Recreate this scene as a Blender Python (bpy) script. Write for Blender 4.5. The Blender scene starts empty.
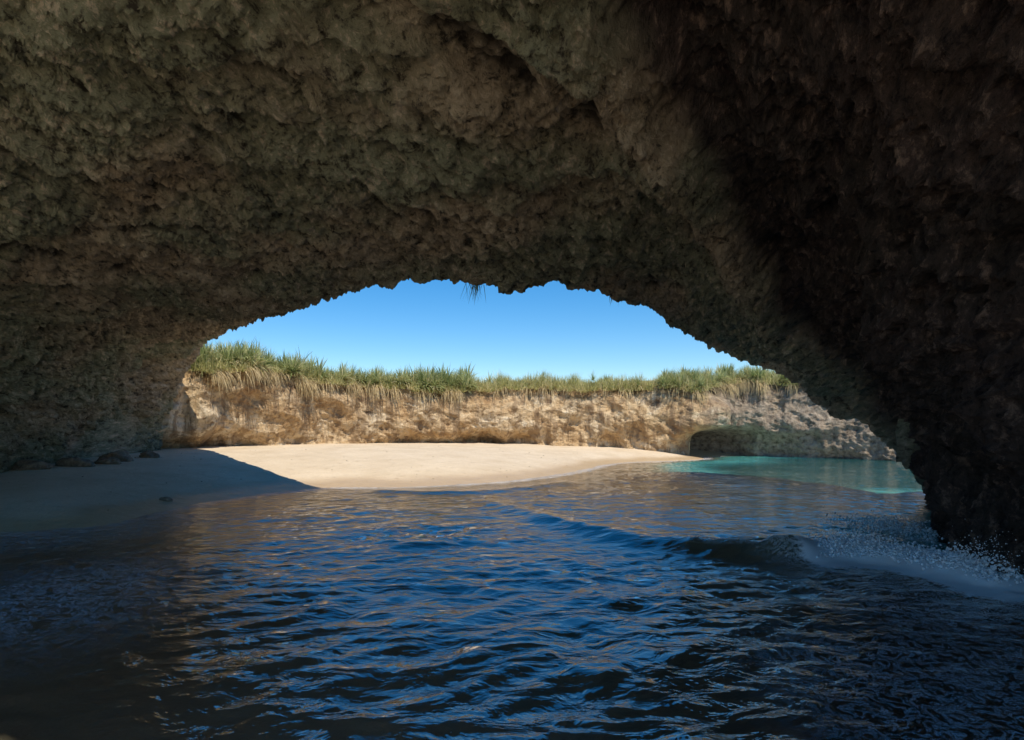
import bpy, math, random
import numpy as np
from mathutils import Vector
random.seed(3); RNG=np.random.default_rng(7)
scene=bpy.context.scene

# ------------------------------------------------------------ numpy noise
_perm=RNG.permutation(256); _perm=np.concatenate([_perm,_perm,_perm])
_g=RNG.normal(size=(256,3)); _g/=np.linalg.norm(_g,axis=1)[:,None]
def pn(x,y,z):
    xi=np.floor(x).astype(int); yi=np.floor(y).astype(int); zi=np.floor(z).astype(int)
    xf=x-xi; yf=y-yi; zf=z-zi
    u=xf**3*(xf*(xf*6-15)+10); v=yf**3*(yf*(yf*6-15)+10); w=zf**3*(zf*(zf*6-15)+10)
    xi&=255; yi&=255; zi&=255
    def gr(a,b,c):
        h=_perm[_perm[_perm[(xi+a)&255]+((yi+b)&255)]+((zi+c)&255)]
        g=_g[h]
        return g[...,0]*(xf-a)+g[...,1]*(yf-b)+g[...,2]*(zf-c)
    def lp(t,a,b): return a+t*(b-a)
    return lp(w,lp(v,lp(u,gr(0,0,0),gr(1,0,0)),lp(u,gr(0,1,0),gr(1,1,0))),
                lp(v,lp(u,gr(0,0,1),gr(1,0,1)),lp(u,gr(0,1,1),gr(1,1,1))))*1.6
def fbm(x,y,z,o=4,gain=.5,lac=2.03):
    a=1;s=0;t=0
    for i in range(o):
        s=s+a*pn(x+i*17.3,y+i*5.1,z+i*9.7); t+=a
        a*=gain; x=x*lac;y=y*lac;z=z*lac
    return s/t
def ridged(x,y,z,o=4,gain=.55):
    a=1;s=0;t=0
    for i in range(o):
        s=s+a*(1-2*np.abs(pn(x+i*11.3,y+i*7.1,z+i*3.7))); t+=a
        a*=gain; x=x*2.07;y=y*2.07;z=z*2.07
    return s/t
def sst(a,b,x):
    t=np.clip((x-a)/(b-a),0,1); return t*t*(3-2*t)

def make_mesh(name,co,faces,mat,smooth=True,attrs=None):
    me=bpy.data.meshes.new(name)
    co=np.asarray(co,dtype=np.float32); faces=np.asarray(faces,dtype=np.int32)
    n=faces.shape[1]
    me.vertices.add(len(co)); me.vertices.foreach_set('co',co.ravel())
    me.loops.add(faces.size); me.loops.foreach_set('vertex_index',faces.ravel())
    me.polygons.add(len(faces)); me.polygons.foreach_set('loop_start',np.arange(0,faces.size,n,dtype=np.int32))
    me.update(calc_edges=True)
    me.polygons.foreach_set('use_smooth',np.full(len(faces),smooth))
    if attrs:
        for k,v in attrs.items():
            a=me.attributes.new(k,'FLOAT','POINT'); a.data.foreach_set('value',np.asarray(v,dtype=np.float32).ravel())
    me.materials.append(mat)
    ob=bpy.data.objects.new(name,me); scene.collection.objects.link(ob)
    return ob
def gridfaces(r,c,flip=False):
    i=np.arange(r*c).reshape(r,c)
    a=i[:-1,:-1].ravel();b=i[:-1,1:].ravel();d=i[1:,1:].ravel();e=i[1:,:-1].ravel()
    return np.stack([a,e,d,b] if flip else [a,b,d,e],axis=1)
def catmull(P,u):
    P=np.asarray(P,float); n=len(P)
    i=np.clip(np.floor(u).astype(int),0,n-2); t=u-i
    Pp=np.concatenate([[2*P[0]-P[1]],P,[2*P[-1]-P[-2]]])
    sh=(len(u),)+(1,)*(P.ndim-1); t=t.reshape(sh)
    a,b,c,d=Pp[i],Pp[i+1],Pp[i+2],Pp[i+3]
    return .5*((2*b)+(-a+c)*t+(2*a-5*b+4*c-d)*t**2+(-a+3*b-3*c+d)*t**3)
def grid_normals(G):
    du=np.gradient(G,axis=0); dv=np.gradient(G,axis=1)
    n=np.cross(du,dv); return n/(np.linalg.norm(n,axis=2,keepdims=True)+1e-9)

# ------------------------------------------------------------ material helpers
class NT:
    def __init__(s,name):
        s.m=bpy.data.materials.new(name); s.m.use_nodes=True; s.t=s.m.node_tree; s.t.nodes.clear()
        s.out=s.t.nodes.new('ShaderNodeOutputMaterial')
    def n(s,typ,props=None,**inp):
        nd=s.t.nodes.new(typ)
        for k,v in (props or {}).items(): setattr(nd,k,v)
        for k,v in inp.items():
            k=k.replace('_',' ') if k.replace('_',' ') in nd.inputs else k
            s.set(nd.inputs[k],v)
        return nd
    def set(s,sock,v):
        if isinstance(v,bpy.types.NodeSocket): s.t.links.new(v,sock)
        else:
            if sock.type=='RGBA' and len(v)==3: v=(*v,1)
            sock.default_value=v
    def attr(s,name): return s.n('ShaderNodeAttribute',{'attribute_name':name}).outputs['Fac']
    def pos(s): return s.n('ShaderNodeNewGeometry').outputs['Position']
    def mp(s,v,scale,rot=(0,0,0)):
        nd=s.n('ShaderNodeMapping'); s.set(nd.inputs['Vector'],v); nd.inputs['Scale'].default_value=scale; nd.inputs['Rotation'].default_value=rot
        return nd.outputs[0]
    def noise(s,v,scale,detail=6,rough=.6,dist=0):
        nd=s.n('ShaderNodeTexNoise'); s.set(nd.inputs['Vector'],v)
        nd.inputs['Scale'].default_value=scale; nd.inputs['Detail'].default_value=detail
        nd.inputs['Roughness'].default_value=rough; nd.inputs['Distortion'].default_value=dist
        return nd.outputs['Fac']
    def ramp(s,f,stops):
        nd=s.n('ShaderNodeValToRGB'); s.set(nd.inputs[0],f); e=nd.color_ramp.elements
        while len(e)<len(stops): e.new(.5)
        for x,(p,c) in zip(e,stops):
            x.position=p; x.color=(*c,1) if isinstance(c,tuple) else (c,c,c,1)
        return nd.outputs[0]
    def mix(s,f,a,b,bt='MIX'):
        nd=s.n('ShaderNodeMix',{'data_type':'RGBA','blend_type':bt})
        s.set(nd.inputs[0],f); s.set(nd.inputs[6],a); s.set(nd.inputs[7],b); return nd.outputs[2]
    def math(s,op,a,b=0.0,clamp=False):
        nd=s.n('ShaderNodeMath',{'operation':op,'use_clamp':clamp}); s.set(nd.inputs[0],a); s.set(nd.inputs[1],b); return nd.outputs[0]
    def lerp(s,f,a,b): return s.math('ADD',a,s.math('MULTIPLY',f,s.math('SUBTRACT',b,a)))
    def bump(s,h,strength,dist,normal=None):
        nd=s.n('ShaderNodeBump'); s.set(nd.inputs['Height'],h); nd.inputs['Strength'].default_value=strength; nd.inputs['Distance'].default_value=dist
        if normal is not None: s.set(nd.inputs['Normal'],normal)
        return nd.outputs[0]
    def finish(s,sh): s.t.links.new(sh,s.out.inputs['Surface']); return s.m

# ------------------------------------------------------------ cave rock material
def cave_mat():
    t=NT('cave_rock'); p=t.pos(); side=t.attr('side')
    st=t.mp(p,(1,.4,1.6),(0.2,0.3,0.6))
    na=t.noise(t.mp(p,(1.3,.45,1.5),(0,0.2,0.6)),3.4,7,.8,.3); nb=t.noise(t.mp(p,(1.1,1.1,.6)),3.4,7,.78,.2)
    n2=t.lerp(side,na,nb)
    n1=t.noise(st,.6,5,.65,.5); n4=t.noise(p,.28,2,.5)
    c=t.ramp(n1,[(.3,(.35,.275,.18)),(.45,(.54,.425,.28)),(.6,(.68,.54,.36)),(.75,(.8,.68,.48))])
    c=t.mix(t.ramp(n4,[(.42,0.),(.56,.85)]),c,(.38,.4,.255))
    c=t.mix(t.ramp(n2,[(.38,.95),(.475,0.)]),c,(.065,.05,.035))
    c=t.mix(t.ramp(n2,[(.53,0.),(.62,.85)]),c,(.9,.75,.54))
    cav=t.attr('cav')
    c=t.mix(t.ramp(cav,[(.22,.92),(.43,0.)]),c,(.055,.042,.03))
    shaded_rock=t.ramp(n2,[(.4,(.014,.009,.012)),(.54,(.07,.042,.042)),(.64,(.3,.2,.155))])
    c=t.mix(side,c,shaded_rock)  # right wall's shade painted into the colour, with its purple-brown rock tone
    b=t.n('ShaderNodeBsdfPrincipled',Base_Color=c,Roughness=.88,Normal=t.bump(n2,1.,.45))
    b.inputs['Specular IOR Level'].default_value=.25
    return t.finish(b.outputs[0])
def cliff_mat():
    t=NT('limestone_cliff'); p=t.pos()
    n1=t.noise(t.mp(p,(.6,.6,.9),(.25,.0,.0)),.6,6,.7,.8); n2=t.noise(p,2.5,6,.72); n4=t.noise(t.mp(p,(1.7,1.7,.18)),1.1,4,.62)
    c=t.ramp(n1,[(.34,(.38,.23,.11)),(.45,(.58,.395,.21)),(.55,(.71,.535,.325)),(.66,(.82,.69,.5))])
    c=t.mix(t.ramp(n2,[(.36,.85),(.46,0.)]),c,(.22,.13,.065))
    c=t.mix(t.ramp(n4,[(.49,0.),(.57,.75)]),c,(.3,.2,.115))
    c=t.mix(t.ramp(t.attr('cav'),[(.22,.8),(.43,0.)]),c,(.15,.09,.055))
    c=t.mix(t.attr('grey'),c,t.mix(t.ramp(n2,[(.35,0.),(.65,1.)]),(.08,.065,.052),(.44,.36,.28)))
    c=t.mix(t.attr('top'),c,t.ramp(n2,[(.3,(.1,.1,.045)),(.7,(.3,.26,.14))]))
    b=t.n('ShaderNodeBsdfPrincipled',Base_Color=c,Roughness=.9,Normal=t.bump(n2,1.,.35))
    b.inputs['Specular IOR Level'].default_value=.2
    return t.finish(b.outputs[0])
def sand_mat():
    t=NT('sand'); p=t.pos()
    n=t.noise(p,.6,4,.6); f=t.noise(p,22,4,.8); m=t.noise(p,2.2,4,.65)
    c=t.ramp(n,[(.3,(.6,.475,.32)),(.7,(.72,.59,.42))])
    c=t.mix(t.ramp(f,[(.35,.5),(.5,0.)]),c,(.36,.28,.19))
    c=t.mix(t.ramp(m,[(.58,0.),(.7,.4)]),c,(.38,.28,.18))
    w=t.attr('wet')
    c=t.mix(w,c,t.mix(.6,c,(.46,.3,.14)))
    c=t.mix(t.attr('deep'),c,(.34,.28,.18))
    r=t.math('SUBTRACT',.95,t.math('MULTIPLY',w,.65))
    b=t.n('ShaderNodeBsdfPrincipled',Base_Color=c,Roughness=r,Normal=t.bump(t.math('ADD',m,t.math('MULTIPLY',f,.25)),.5,.14))
    return t.finish(b.outputs[0])
def water_mat():
    t=NT('sea_water'); p=t.pos()
    pm=t.mp(p,(.8,1.15,1),(0,0,-.35))
    n1=t.noise(pm,2.6,4,.5,.6)
    nm=t.bump(t.math('MULTIPLY',n1,t.attr('chop')),.55,.12)
    d=t.math('MULTIPLY',t.attr('depth'),.25)
    tint=t.ramp(d,[(0.,(.98,.97,.95)),(.2,(.72,.84,.78)),(.7,(.15,.5,.48))])
    tr=t.n('ShaderNodeBsdfTransparent',Color=tint)
    df=t.n('ShaderNodeBsdfDiffuse',Color=t.ramp(d,[(0.,(.5,.4,.28)),(.14,(.34,.3,.19)),(.34,(.12,.46,.41)),(.64,(.1,.46,.43)),(.82,(.03,.2,.2)),(.95,(.012,.1,.1))]))
    mx=t.n('ShaderNodeMixShader'); t.set(mx.inputs[0],t.ramp(d,[(0.,0.08),(.14,.22),(.4,.92)])); t.t.links.new(tr.outputs[0],mx.inputs[1]); t.t.links.new(df.outputs[0],mx.inputs[2])
    gl=t.n('ShaderNodeBsdfGlossy',Color=(1,1,1),Roughness=.02,Normal=nm)
    fr=t.n('ShaderNodeFresnel',IOR=2.4,Normal=nm)
    m2=t.n('ShaderNodeMixShader'); t.set(m2.inputs[0],fr.outputs[0]); t.t.links.new(mx.outputs[0],m2.inputs[1]); t.t.links.new(gl.outputs[0],m2.inputs[2])
    fo=t.n('ShaderNodeBsdfDiffuse',Color=(.95,.96,.96))
    fa=t.attr('foam'); nn=t.noise(p,4.5,6,.78,1.2)
    ln=t.math('ABSOLUTE',t.math('SUBTRACT',nn,.5))
    fil=t.math('MULTIPLY',t.ramp(ln,[(0.,1.),(.035,0.)]),t.ramp(fa,[(.05,0.),(.4,.8)]))
    sol=t.ramp(t.math('MULTIPLY',t.math('ADD',fa,nn),.6),[(.62,0.),(.74,.98)])
    fm=t.math('MAXIMUM',fil,sol)
    m3=t.n('ShaderNodeMixShader'); t.set(m3.inputs[0],fm); t.t.links.new(m2.outputs[0],m3.inputs[1]); t.t.links.new(fo.outputs[0],m3.inputs[2])
    return t.finish(m3.outputs[0])
def leaf_mat(name,stops,trans=.3):
    t=NT(name); r=t.attr('rnd')
    c=t.ramp(r,stops)
    b=t.n('ShaderNodeBsdfDiffuse',Color=c)
    tl=t.n('ShaderNodeBsdfTranslucent',Color=c)
    m=t.n('ShaderNodeMixShader'); m.inputs[0].default_value=trans
    t.t.links.new(b.outputs[0],m.inputs[1]); t.t.links.new(tl.outputs[0],m.inputs[2])
    return t.finish(m.outputs[0])
M_cave=cave_mat(); M_cliff=cliff_mat(); M_sand=sand_mat(); M_water=water_mat()
M_agave=leaf_mat('agave_leaf',[(0.,(.11,.15,.05)),(.4,(.31,.36,.14)),(.8,(.54,.54,.27)),(1.,(.72,.62,.37))])
M_grass=leaf_mat('grass_blade',[(0.,(.18,.2,.07)),(.4,(.43,.42,.16)),(.8,(.62,.55,.27)),(1.,(.74,.62,.37))])
M_dry=leaf_mat('dry_straw',[(0.,(.36,.27,.13)),(1.,(.72,.58,.34))])

# ------------------------------------------------------------ cave vault
E=[(-19.5,33,-.2),(-19,33,3),(-16,31,6.6),(-10.7,24.5,6.75),(-6,20,6.75),(-3.5,18.7,6.85),(-1,18,6.68),(0,18,6.5),(1,18,6.8),(2.8,19,6.65),(5.6,22.5,6.6),(8.5,26.5,6.25),(10.9,28,5.6),(12.6,26.6,4.5),(13.8,24.6,3.1),(13.8,21.8,1.7),(13.3,19.8,1.0),(16.0,20.5,-1)]
C=[(-18.6,22,-.2),(-17.8,22,3),(-15,20,5.6),(-11,16.5,7.1),(-7.5,13.5,7.6),(-5,12.5,7.8),(-2.5,12,7.7),(-1,12,7.6),(.5,12,7.7),(2,12.3,7.7),(4,13.5,7.4),(6,15,6.7),(7.8,16,6.0),(9.2,15.5,4.7),(9.9,14.5,3.3),(9.9,13.4,2.2),(8.9,11.6,1.4),(11.2,13.4,-.8)]
B=[(-18.2,16.5,-1),(-17.6,16.3,3),(-15.2,14.5,5.7),(-11.7,11,7.2),(-8.3,8,8),(-6,6,8.3),(-4,5,8.5),(-2,5,8.6),(-.5,5,8.6),(1,5,8.5),(2.6,5.5,8.1),(4.2,6.5,7.4),(5.6,7.5,6.3),(6.7,8,5),(7.5,8.5,3.5),(7.8,8.8,2),(7.8,8.9,1),(8.1,9.3,-.8)]
xs=[-16,-15.6,-14,-11.5,-9,-7,-5,-3,-1.5,0,1.5,3,4.5,5.8,6.7,7.2,7.4,7.4]
zs=[-1,3,5.8,7.4,8.2,8.6,8.8,8.9,8.9,8.8,8.6,8.1,7.2,5.9,4.2,2.5,1,-1]
y2=[14,13.6,11.5,8,5,3,2,1.6]+[1.6]*10; ya=[12,11.5,9.2,5.5,2.6,.8,-.2,-.4]+[-.4]*10  # unseen rear of vault, cut back and slanted to admit more light
A2=[(x-.8*(i<3),y2[i],z) for i,(x,z) in enumerate(zip(xs,zs))]
A=[(x*1.02,ya[i],z*1.02) for i,(x,z) in enumerate(zip(xs,zs))]
ST=np.array([A,A2,B,C,E],float)
u=np.concatenate([np.linspace(0,1,12,endpoint=False),np.linspace(1,2,60,endpoint=False),np.linspace(2,3,240,endpoint=False),np.linspace(3,4,310)])
R=catmull(ST,u)                                    # (nu,18,3)
NV=980
seg=np.linalg.norm(np.diff(R[-200:].mean(0),axis=0),axis=1); cum=np.concatenate([[0],np.cumsum(seg)])
v=np.interp(np.linspace(0,cum[-1],NV),cum,np.arange(18))
G=np.transpose(catmull(np.transpose(R,(1,0,2)),v),(1,0,2))   # (nu,NV,3)
Nn=grid_normals(G)
mid=Nn[250,NV//2]
if mid[2]>0: Nn=-Nn
X,Y,Z=G[...,0],G[...,1],G[...,2]
ca,sa=math.cos(.7),math.sin(.7)
U=(X*ca+Y*sa); W=(-X*sa+Y*ca)
big=fbm(X*.16,Y*.16,Z*.2,3)
med=ridged(U*.2,W*.5,Z*.5,5,.64)
sm=fbm(U*1.1,W*2.3,Z*2.2,6,.7)
pit=ridged(X*1.3,Y*1.3,Z*1.3,4,.6)
rimf=sst(3.75,4.0,u)[:,None]
vb=np.interp(u,[0,2,2.5,3,3.2,3.6,4],[7,7.6,8.8,10.9,12.2,13.7,15])[:,None]+.5*fbm(X*.5,Y*.5,Z*.5,4)
rel=v[None,:]-vb
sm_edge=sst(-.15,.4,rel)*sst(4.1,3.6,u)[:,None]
disp=1.0*big*(1-.7*rimf)+ .62*(med-.25)*(1-.5*rimf)+.36*sm-.3*np.clip(pit-.3,0,1)
disp=disp+(.5*np.exp(-((rel+.5)/.7)**2)-.8*sst(-.3,.8,rel)*sst(4.5,2.0,rel))*(1-rimf)
disp=disp+sst(0,1.5,rel)*.6*ridged(X*.5,Y*.5,Z*.28,5,.62)*(1-.5*rimf)
G2=G+Nn*disp[...,None]
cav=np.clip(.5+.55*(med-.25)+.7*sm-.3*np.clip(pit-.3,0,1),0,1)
shade_mask=sm_edge*.92  # mask for the shade painted right of the ceiling ridge
rim=G2[-1].copy()
cen=np.array([0,33,0.]); out=rim-cen; out[:,2]=0; out/=np.linalg.norm(out,axis=1)[:,None]
ex=sst(0,1.2,v)*sst(17,15.5,v)
low=np.clip(v-11.5,0,5)*.85  # unseen roof shoulder lowered on the right, shaped to let sun through
extra=[]
for k in range(1,26):
    f=k/25
    q=rim.copy(); top=8.4-low+.3*fbm(q[:,0]*.5,q[:,1]*.5,q[:,2]*0,3)
    q[:,2]=rim[:,2]+(top-rim[:,2])*f
    q+=out*(-.15*math.sin(f*math.pi)+.5*f*f)
    q+=out*(.25*ridged(q[:,0]*.8,q[:,1]*.8,q[:,2]*.8,4))[:,None]*min(1,f*4)
    extra.append(q)
for uu in np.linspace(3.9,0,24):
    row=catmull(np.transpose(catmull(ST,np.array([uu])),(1,0,2)),v)[:,0]
    q=row.copy()
    q[:,2]=8.9-low*(uu/4)+.8*ex+.5*fbm(q[:,0]*.2,q[:,1]*.2,q[:,0]*0,3)
    q[:,2]=np.where(ex<.98,-1+ex*(q[:,2]+1),q[:,2]); q[:,2]=np.maximum(q[:,2],row[:,2]+1.)
    extra.append(q)
extra.append(G2[0]+[0,-.05,.02])
ext=np.array(extra)
allG=np.concatenate([G2,ext]); z0=np.full(ext.shape[:2],.55); s0=np.zeros(ext.shape[:2])
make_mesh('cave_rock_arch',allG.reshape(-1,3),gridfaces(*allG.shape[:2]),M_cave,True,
  {'cav':np.concatenate([cav,z0]),'side':np.concatenate([shade_mask,s0])})

# ------------------------------------------------------------ crater cliff
path=np.array([(-20.5,29),(-19.6,32),(-17.6,34.6),(-16.3,37),(-13,41.3),(-9,44),(-4,46.3),(1,47.3),(6,47.2),(10.5,46.4),(13.6,45.2),(14.9,45.2),(17.0,47),(20,46.6),(23.5,44.6),(27.5,41),(30,36),(30.5,30),(29,24),(24,17)],float)
up=np.linspace(0,len(path)-1,5000); pp=catmull(path,up)
cl=np.concatenate([[0],np.cumsum(np.linalg.norm(np.diff(pp,axis=0),axis=1))])
NS=1000; L=cl[-1]; sl=np.linspace(0,L,NS)
pp=np.stack([np.interp(sl,cl,pp[:,i]) for i in (0,1)],1)
tg=np.gradient(pp,axis=0); tg/=np.linalg.norm(tg,axis=1)[:,None]
on=np.stack([-tg[:,1],tg[:,0]],1)
k=np.ones(41)/41; onp=np.pad(on,((20,20),(0,0)),'edge'); on=np.stack([np.convolve(onp[:,i],k,'valid') for i in (0,1)],1); on/=np.linalg.norm(on,axis=1)[:,None]
px_=pp[:,0]; 
TOP=5.5+.45*pn(px_*.25,pp[:,1]*.25,px_*0)+.25*fbm(px_*1.2,pp[:,1]*1.2,px_*0,3)+.5*np.exp(-((px_+16)/3.)**2)*(pp[:,1]<42)+.35*sst(13,17,px_)
zl=np.linspace(0,1,130)
CG=np.zeros((len(zl),NS,3)); cavc=np.zeros((len(zl),NS))
cave_low=np.exp(-((px_-16.0)/1.9)**2)*(pp[:,1]>38)
for i,f in enumerate(zl):
    z=-1+(TOP+1)*f
    und=sst(2.3,1.1,z+.9*pn(px_*.3,px_*0+3,px_*0)) 
    off=1.3*und*(.55+.45*np.sin(sl*.3))+4.2*cave_low*sst(2.5,1.6,z)+ .55*sst(.75,1.0,f*np.ones(NS))**2+.35*np.sin(z*.9+sl*.05)+.12*(z-2)
    off=off-1.3*np.exp(-((z-3.3)/1.3)**2)*cave_low
    x=pp[:,0]; y=pp[:,1]
    m=ridged(x*.28+z*.1,y*.28,z*.45+x*.06,5,.6); s=fbm(x*1.1,y*1.1,z*1.1,5,.65); vs=fbm(x*.7,y*.7,z*.15+5,3)
    off=off+1.1*fbm(x*.22,y*.22,z*.3,3)-.5*(m-.2)-.26*s-.7*vs
    CG[i,:,0]=x+on[:,0]*off; CG[i,:,1]=y+on[:,1]*off; CG[i,:,2]=z+.08*s
    cavc[i]=np.clip(.5+.6*(m-.2)+.5*s,0,1)
topr=[]
for o_,dz in [(.9,.12),(1.5,.25),(3,.4),(6,.5),(12,.8),(25,.6),(45,-.5),(60,-8)]:
    q=CG[-1].copy(); q[:,:2]+=on*o_; q[:,2]=q[:,2]+dz+.2*pn(q[:,0]*.3,q[:,1]*.3,q[:,0]*0); topr.append(q)
topr=np.array(topr); CA=np.concatenate([CG,topr])
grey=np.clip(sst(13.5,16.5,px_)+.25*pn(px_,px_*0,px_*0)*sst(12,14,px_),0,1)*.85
tp=np.concatenate([np.repeat(sst(.93,1.,zl)[:,None]*.8,NS,1),np.ones((8,NS))])
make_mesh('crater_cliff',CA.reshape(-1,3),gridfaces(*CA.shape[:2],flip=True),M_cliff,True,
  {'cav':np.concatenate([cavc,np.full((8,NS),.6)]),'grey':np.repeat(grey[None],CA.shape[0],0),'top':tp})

# ------------------------------------------------------------ sand / seabed
wl=np.array([(-200,12),(-40,14),(-14,14.0),(-11.0,14.4),(-10.2,15.6),(-10.1,18),(-9.2,21.4),(-7.3,23.9),(-3.4,24.6),(.85,28.0),(4.2,34),(7,39.5),(13.4,43.2),(20,50),(60,60),(200,70)],float)
wq=catmull(wl,np.linspace(0,len(wl)-1,100))
def dist_poly(x,y,P):
    d=np.full(x.shape,1e9)
    for a,b in zip(P[:-1],P[1:]):
        ab=b-a; t=np.clip(((x-a[0])*ab[0]+(y-a[1])*ab[1])/(ab@ab+1e-9),0,1)
        d=np.minimum(d,np.hypot(x-a[0]-t*ab[0],y-a[1]-t*ab[1]))
    return d
def inside(x,y,P):
    c=np.zeros(x.shape,bool); n=len(P)
    for i in range(n):
        a=P[i]; b=P[(i+1)%n]
        if a[1]==b[1]: continue
        c^=((a[1]>y)!=(b[1]>y))&(x<(b[0]-a[0])*(y-a[1])/(b[1]-a[1])+a[0])
    return c
poly=np.concatenate([wq,[(200,400),(-200,400)]])
def terrain(x,y):
    d=dist_poly(x,y,wq); ins=inside(x,y,poly)
    zi=1.3*(1-np.exp(-d/7.5)); zo=-1.2*(1-np.exp(-d/19))-.03*sst(0,1,d)
    z=np.where(ins,zi,zo)
    z=z-1.5*sst(4.0,9.5,x)*(~ins)*(1-np.exp(-d/5))*sst(8.5,13,y)-2.8*sst(20,27,y)*sst(8,13,x)*(~ins)*(1-np.exp(-d/4))
    g=np.exp(-(np.clip(np.hypot((x-6.3)/1.0,(y-3.0)/1.25)-3.3,0,None)/1.8)**2); z=z*(1-g)-.03*g
    bounce_bank=np.maximum(sst(3.9,-1.5,y),sst(-2.2,-5.5,x+.85*y)*sst(16,13,y)); z=np.where(ins,z,z*(1-bounce_bank)+(.55)*bounce_bank)  # unseen sand bank behind and left of camera, added to bounce light
    z=z+.05*fbm(x*.35,y*.35,x*0,3)*(1-.5*g)+.012*fbm(x*2.5,y*2.5,x*0+4,3)
    r=np.hypot(x,y-20); z=z-12*sst(70,140,r)
    return z
def axis(lo,hi,step,far):
    m=np.arange(lo,hi,step); o=np.array([.5,1.5,3,6,12,25,50,100,220,500,1200,far])
    return np.concatenate([lo-o[::-1],m,hi+o])
gx=axis(-22,32,.14,3500); gy=np.concatenate([[-3500,-1200,-500,-200,-90,-40,-20,-12,-8,-5,-3,-1],3*np.exp(np.arange(-.9,math.log(50/3),.009)),[51,53,56,60,70,85,110,160,300,700,1500,3500]])
Xg,Yg=np.meshgrid(gx,gy); Zt=terrain(Xg,Yg)
wet=sst(.34,.1,Zt+.05*pn(Xg*.7,Yg*.7,Xg*0)); deep=sst(-.4,-1.8,Zt)*.7
make_mesh('sand_ground',np.stack([Xg,Yg,Zt],-1).reshape(-1,3),gridfaces(*Xg.shape),M_sand,True,{'wet':wet,'deep':deep})

# ------------------------------------------------------------ water
wx=axis(-20,31,.07,3500)
Xw,Yw=np.meshgrid(wx,gy); Tz=terrain(Xw,Yw); dep=np.clip(-Tz,0,6)
near=sst(60,40,np.hypot(Xw,Yw-20))
c1,s1=math.cos(-.35),math.sin(-.35)
Uw=Xw*c1-Yw*s1; Vw=Xw*s1+Yw*c1
patch=np.clip(.85+1.1*fbm(Xw*.22,Yw*.3,Xw*0+12,2),.35,1.35)
chop=(1-.45*sst(10,20,Yw))*(.5+.5*patch)
calm=(sst(0,.4,dep)*.8+.2)*(1-.45*sst(10,20,Yw))*patch
wx_=.6*pn(Xw*.5,Yw*.5,Xw*0+9)
h=(.055*fbm(Uw*.4,Vw*.75,Xw*0,2)+.058*(ridged(Uw*.8+wx_,Vw*1.3+wx_,Xw*0+3,2)-.3)+.018*fbm(Uw*2.3,Vw*3.4,Xw*0+7,3,.6))*calm*near
crest=np.array([(-1.6,20.4),(-.4,18.7),(1.2,15.2),(2.7,12.9),(4.05,11.9),(5.3,11.3)],float)
crest=catmull(crest,np.linspace(0,5,24))
brk=np.array([(5.3,11.3),(6.2,11.5),(7.0,11.2),(7.5,10.3),(7.7,9.3)],float); brk=catmull(brk,np.linspace(0,4,20))
crest2=catmull(np.array([(-5,22.6),(-2.2,22.2),(.2,23.4),(2.2,26)],float),np.linspace(0,3,12))
wob=.25*pn(Xw*.9,Yw*.9,Xw*0)
d1=dist_poly(Xw,Yw,crest)+wob*.5; d2=dist_poly(Xw,Yw,brk)+wob*.7; d3=dist_poly(Xw,Yw,crest2)+wob
h+=.22*np.exp(-(np.abs(d1)/.42)**1.7)*(.35+.65*sst(-1,2.5,Xw))*(.85+.35*pn(Xw*.8,Yw*.8,Xw*0+2))*sst(-1.8,-.3,Xw)+(.2*np.exp(-(d2/.55)**2)+.12*np.exp(-(d2/.6)**2)*fbm(Xw*2.4,Yw*2.4,Xw*0+1,4,.7)*sst(5.8,6.6,Xw))+.06*np.exp(-(d3/.5)**2)
foam=1.1*sst(1.5,.3,np.abs(d2))*sst(5.0,6.2,Xw+wob)+.5*sst(2.8,.4,d2)*(Yw<12)*sst(4.0,5.6,Xw)
foam=np.maximum(foam,.66*sst(.3,.0,np.abs(d1))*sst(2.0,4.6,Xw))
dw=dist_poly(Xw,Yw,wq)
foam=np.maximum(foam,.42*sst(.8,.1,np.abs(dw-.2+wob)))
foam=np.maximum(foam,.32*sst(5,0,dw)*(Xw<-5)*(Yw<17))
foam=np.maximum(foam,.45*np.exp(-(((Xw-5.8)/2.)**2+((Yw-8.5)/2.4)**2)))
foam=np.maximum(foam,.34*sst(1.5,3.5,Xw)*sst(8.5,6.5,Yw))
foam=np.maximum(foam,.6*np.exp(-(((Xw-9.4)/1.5)**2+((Yw-14.5)/2.2)**2)))
foam=np.maximum(foam,.35*np.exp(-(((Xw+6.5)/2.2)**2+((Yw-9)/3.)**2)))
make_mesh('sea_water',np.stack([Xw,Yw,h],-1).reshape(-1,3),gridfaces(*Xw.shape),M_water,True,{'depth':dep,'foam':foam,'chop':chop})

def blobs(name,cs,rs,mat,rough=.3,sub=1):
    import bmesh
    bm=bmesh.new(); bmesh.ops.create_icosphere(bm,subdivisions=sub,radius=1); bv=np.array([v.co[:] for v in bm.verts]); bf=np.array([[v.index for v in f.verts] for f in bm.faces]); bm.free()
    n=len(cs); jit=1+rough*RNG.normal(size=(n,len(bv),1))*.5
    co=cs[:,None]+bv[None]*jit*rs[:,None,:]
    fc=bf[None]+(np.arange(n)*len(bv))[:,None,None]
    return make_mesh(name,co.reshape(-1,3),fc.reshape(-1,3),mat,True)
t=NT('foam'); b=t.n('ShaderNodeBsdfDiffuse',Color=(.95,.96,.97)); M_foam=t.finish(b.outputs[0])
n=24000; w=RNG.random(n); idx=(w*(len(brk)-1)).astype(int)
plume=.3+1.3*np.clip(np.interp(w,np.linspace(0,1,14),RNG.random(14)),0,1)**1.5
cs=np.zeros((n,3)); cs[:,:2]=brk[idx]+(brk[np.minimum(idx+1,len(brk)-1)]-brk[idx])*RNG.random((n,1))+RNG.normal(size=(n,2))*[.22,.22]
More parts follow.
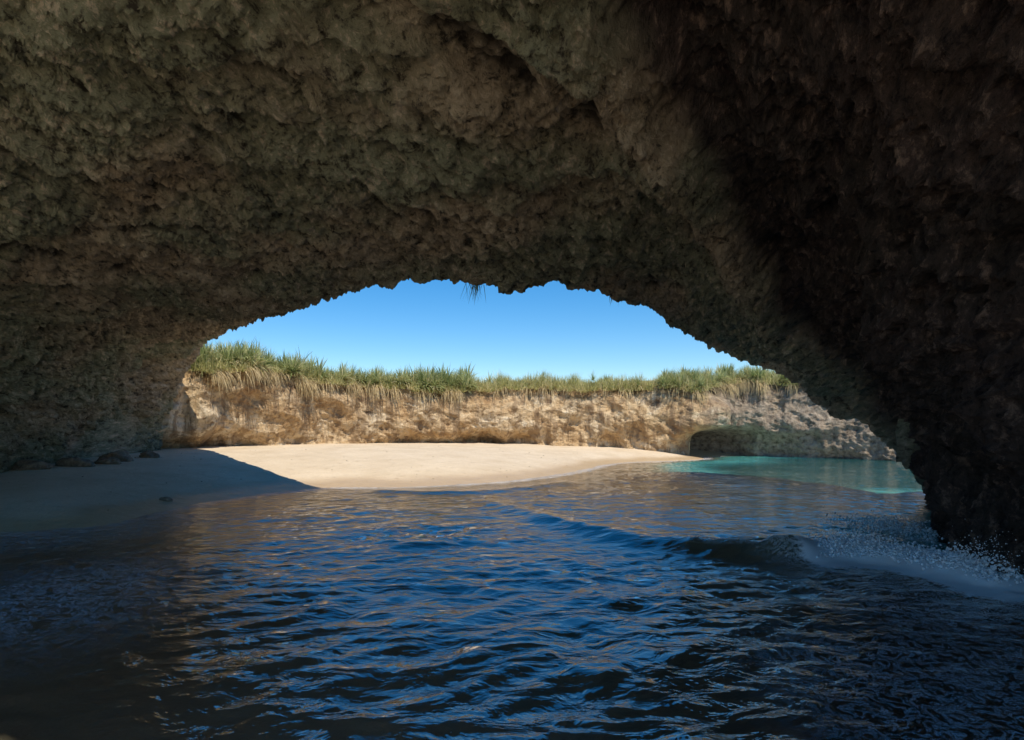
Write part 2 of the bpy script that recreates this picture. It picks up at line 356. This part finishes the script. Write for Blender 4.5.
cs[:,2]=.12+np.abs(RNG.normal(size=n))*.2*plume*sst(.1,.45,w)
keep=w>.1; cs=cs[keep]
m=1200; c2=np.stack([9.2+RNG.normal(size=m)*.45,14.3+RNG.normal(size=m)*.8,.02+np.abs(RNG.normal(size=m))*.08],1)
c2[:m//2,:2]+=np.sin(np.arange(m//2)*.013)[:,None]*[.5,-.6]
cs=np.concatenate([cs,c2]); n=len(cs)
rs=(.005+.028*RNG.random(n)**3)[:,None]*(1-.7*np.clip(cs[:,2:3]-.2,0,.4)/.4)*np.ones((1,3))
blobs('sea_foam',cs,rs,M_foam,.5)

# ------------------------------------------------------------ vegetation blades
def blades(name,base,dirs,length,width,droop,rnd,mat,segs=4,taper=.9):
    n=len(base); up=np.array([0,0,1.])
    side=np.cross(dirs,up); side/=np.linalg.norm(side,axis=1)[:,None]+1e-6
    ang=RNG.random(n)*.9-.45; side=side*np.cos(ang)[:,None]+np.cross(dirs,side)*np.sin(ang)[:,None]
    co=np.zeros((n,segs+1,2,3)); p=base.copy(); d=dirs.copy()
    for s in range(segs+1):
        wdt=width*(1-taper*(s/segs)**1.6)*.5
        co[:,s,0]=p-side*wdt[:,None]; co[:,s,1]=p+side*wdt[:,None]
        p=p+d*(length/segs)[:,None]; d=d-up*droop[:,None]; d/=np.linalg.norm(d,axis=1)[:,None]
    f=[]
    for s in range(segs): f.append([2*s,2*s+1,2*s+3,2*s+2])
    f=np.array(f); fc=f[None]+(np.arange(n)*2*(segs+1))[:,None,None]
    return make_mesh(name,co.reshape(-1,3),fc.reshape(-1,4),mat,False,{'rnd':np.repeat(rnd,2*(segs+1))})
edge=CG[-1]
def top_at(si,off):
    q=edge[si].copy(); q[:,:2]+=on[si]*off[:,None]; q[:,2]+=.1+.1*np.clip(off,0,3)+.45*np.clip(off,-1,0); return q
ex_=edge[:,0]; ey_=edge[:,1]; ang_=ex_/ey_                 # bearing along the crater rim
def dens(a):
    return 1.0*((a>-.54)&(a<-.31))+.8*((a>-.30)&(a<-.18))+1.5*((a>-.17)&(a<-.067))+.04*((a>-.067)&(a<.24))+1.0*((a>.25)&(a<.47))
vis=(ang_>-.55)&(ang_<.65)&(ey_>30)
wgt=dens(ang_)*vis; wgt=wgt/wgt.sum()
NR=400; si=RNG.choice(NS,NR,p=wgt); off=RNG.random(NR)**1.2*3.4-.8
rb=top_at(si,off); big_=((ang_[si]>-.17)&(ang_[si]<-.067))|(ang_[si]<-.31); sc=(.6+.5*RNG.random(NR)+.6*big_*RNG.random(NR))
nb=44; th=RNG.random((NR,nb))*2*np.pi; el=np.radians(RNG.uniform(-10,85,(NR,nb)))
D=np.stack([np.cos(th)*np.cos(el),np.sin(th)*np.cos(el),np.sin(el)],-1).reshape(-1,3)
base=np.repeat(rb,nb,0)+D*.05+np.repeat(np.stack([0*sc,0*sc,RNG.random(NR)*.45],1),nb,0); sz=np.repeat(sc,nb)
rr=np.clip(np.repeat(RNG.random(NR)*.65,nb)+RNG.random(NR*nb)*.5,0,1)
blades('agave_plants',base,D,sz*RNG.uniform(.7,1.15,NR*nb),.06*sz,RNG.uniform(.02,.35,NR*nb),rr,M_agave,4,.95)
NGc=3000; wg=vis*1.0; wg/=wg.sum(); si=RNG.choice(NS,NGc,p=wg); off=RNG.random(NGc)*3.4-1.0; gb=top_at(si,off)
nb=15; th=RNG.random((NGc,nb))*2*np.pi; el=np.radians(RNG.uniform(15,88,(NGc,nb)))
D=np.stack([np.cos(th)*np.cos(el),np.sin(th)*np.cos(el),np.sin(el)],-1).reshape(-1,3)
base=np.repeat(gb,nb,0)+RNG.normal(size=(NGc*nb,3))*[.12,.12,0]
rr=np.clip(np.repeat(RNG.random(NGc)*.6,nb)+RNG.random(NGc*nb)*.5,0,1)
gl_=np.repeat(RNG.uniform(.45,1.25,NGc)*(.72+1.1*pn(gb[:,0]*.5,gb[:,1]*.5,gb[:,0]*0)),nb)
blades('grass',base,D,gl_,np.full(NGc*nb,.035),RNG.uniform(.05,.5,NGc*nb),rr,M_grass,3)
wd=(((ang_>-.52)&(ang_<-.33))*1.0+((ang_>-.33)&(ang_<-.08))*.2+((ang_>.29)&(ang_<.42))*.4+.05)*vis
wd=wd*np.clip(.15+2.6*pn(sl*.8,sl*0,sl*0),0.02,1); wd/=wd.sum()
ND=3600; si=RNG.choice(NS,ND,p=wd); q=top_at(si,RNG.uniform(-.7,.1,ND)); q[:,2]-=.05
D=np.concatenate([-on[si]*.9+RNG.normal(size=(ND,2))*.3,RNG.uniform(-.4,.3,(ND,1))],1); D/=np.linalg.norm(D,axis=1)[:,None]
blades('dry_grass',q,D,RNG.uniform(.4,2.1,ND),np.full(ND,.04),RNG.uniform(.4,.9,ND),RNG.random(ND),M_dry,4)
def hang(cx,cy,cz,n,l):
    q=np.stack([cx+RNG.normal(size=n)*.12,cy+RNG.normal(size=n)*.15,np.full(n,cz)],1)
    D=np.stack([RNG.normal(size=n)*.35,RNG.normal(size=n)*.2,-np.ones(n)],1); D/=np.linalg.norm(D,axis=1)[:,None]
    return q,D,RNG.uniform(.3,1,n)*l
a=hang(-1.15,18.0,6.75,40,.65); b_=hang(3.4,19.6,6.75,14,.4)
q=np.concatenate([a[0],b_[0]]);D=np.concatenate([a[1],b_[1]]);l=np.concatenate([a[2],b_[2]])
blades('hanging_roots',q,D,l,np.full(len(q),.025),np.full(len(q),.05),RNG.random(len(q))*.15,M_agave,4)

# ------------------------------------------------------------ beach rocks
t=NT('beach_rock'); p=t.pos(); nn=t.noise(p,6,4,.7)
b=t.n('ShaderNodeBsdfPrincipled',Base_Color=t.ramp(nn,[(.3,(.08,.06,.045)),(.7,(.32,.25,.17))]),Roughness=.85,Normal=t.bump(nn,.8,.05)); M_rock=t.finish(b.outputs[0])
import bmesh
def rock(x,y,r,sq=.6):
    bm=bmesh.new(); bmesh.ops.create_icosphere(bm,subdivisions=4,radius=1); bv=np.array([v.co[:] for v in bm.verts]); bf=np.array([[v.index for v in f.verts] for f in bm.faces]); bm.free()
    s=RNG.random()*50
    dd=1+.8*fbm(bv[:,0]*.9+s,bv[:,1]*.9,bv[:,2]*.9,5,.6)
    co=bv*dd[:,None]*[r*1.2,r*.8,r*sq]; zz=float(terrain(np.array([x]),np.array([y]))[0])
    co+=[x,y,zz+r*sq*.1]
    make_mesh('beach_rock',co,bf,M_rock,True)
for x,y,r in [(-10.9,18.9,.17),(-16.9,25.0,.4),(-17.4,26.4,.6),(-17.3,23.8,.5),(-17.0,28.2,.4),(-17.9,22.3,.5)]:
    rock(x,y,r)
n=350; x=RNG.uniform(-18,6,n); y=RNG.uniform(14,44,n); z=terrain(x,y); kp=z>.06; x,y,z=x[kp],y[kp],z[kp]
rs=(.01+.035*RNG.random(len(x))**4)[:,None]*np.array([[1,1,.5]])
blobs('pebbles',np.stack([x,y,z+.005],1),rs,M_rock,.4)

# ------------------------------------------------------------ light, sky, camera
el=math.radians(59); az=math.radians(153)
sv=Vector((math.sin(az)*math.cos(el),math.cos(az)*math.cos(el),math.sin(el)))
ld=bpy.data.lights.new('sun','SUN'); ld.energy=5.0; ld.angle=math.radians(.5); ld.color=(1,.92,.79)
lo=bpy.data.objects.new('sun',ld); lo.rotation_euler=sv.to_track_quat('Z','Y').to_euler(); lo.location=(10,-20,40); scene.collection.objects.link(lo)
w=bpy.data.worlds.new('World'); scene.world=w; w.use_nodes=True; nt=w.node_tree; nt.nodes.clear()
sky=nt.nodes.new('ShaderNodeTexSky'); sky.sky_type='NISHITA'; sky.sun_disc=False; sky.sun_elevation=el; sky.sun_rotation=az; sky.air_density=1.0; sky.dust_density=.0; sky.ozone_density=4
hs=nt.nodes.new('ShaderNodeHueSaturation'); hs.inputs['Saturation'].default_value=1.4
bg=nt.nodes.new('ShaderNodeBackground'); bg.inputs[1].default_value=.15; wo=nt.nodes.new('ShaderNodeOutputWorld')
nt.links.new(sky.outputs[0],hs.inputs['Color']); nt.links.new(hs.outputs[0],bg.inputs[0]); nt.links.new(bg.outputs[0],wo.inputs[0])
cd=bpy.data.cameras.new('camera'); cam=bpy.data.objects.new('camera',cd); scene.collection.objects.link(cam); scene.camera=cam
cam.location=(0,0,2.5); cam.rotation_euler=(math.radians(90),0,0); cd.lens=600*36/1024; cd.sensor_width=36; cd.shift_y=55/1024; cd.clip_start=.05; cd.clip_end=8000
scene.view_settings.view_transform='Standard'; scene.view_settings.look='None'; scene.view_settings.exposure=0
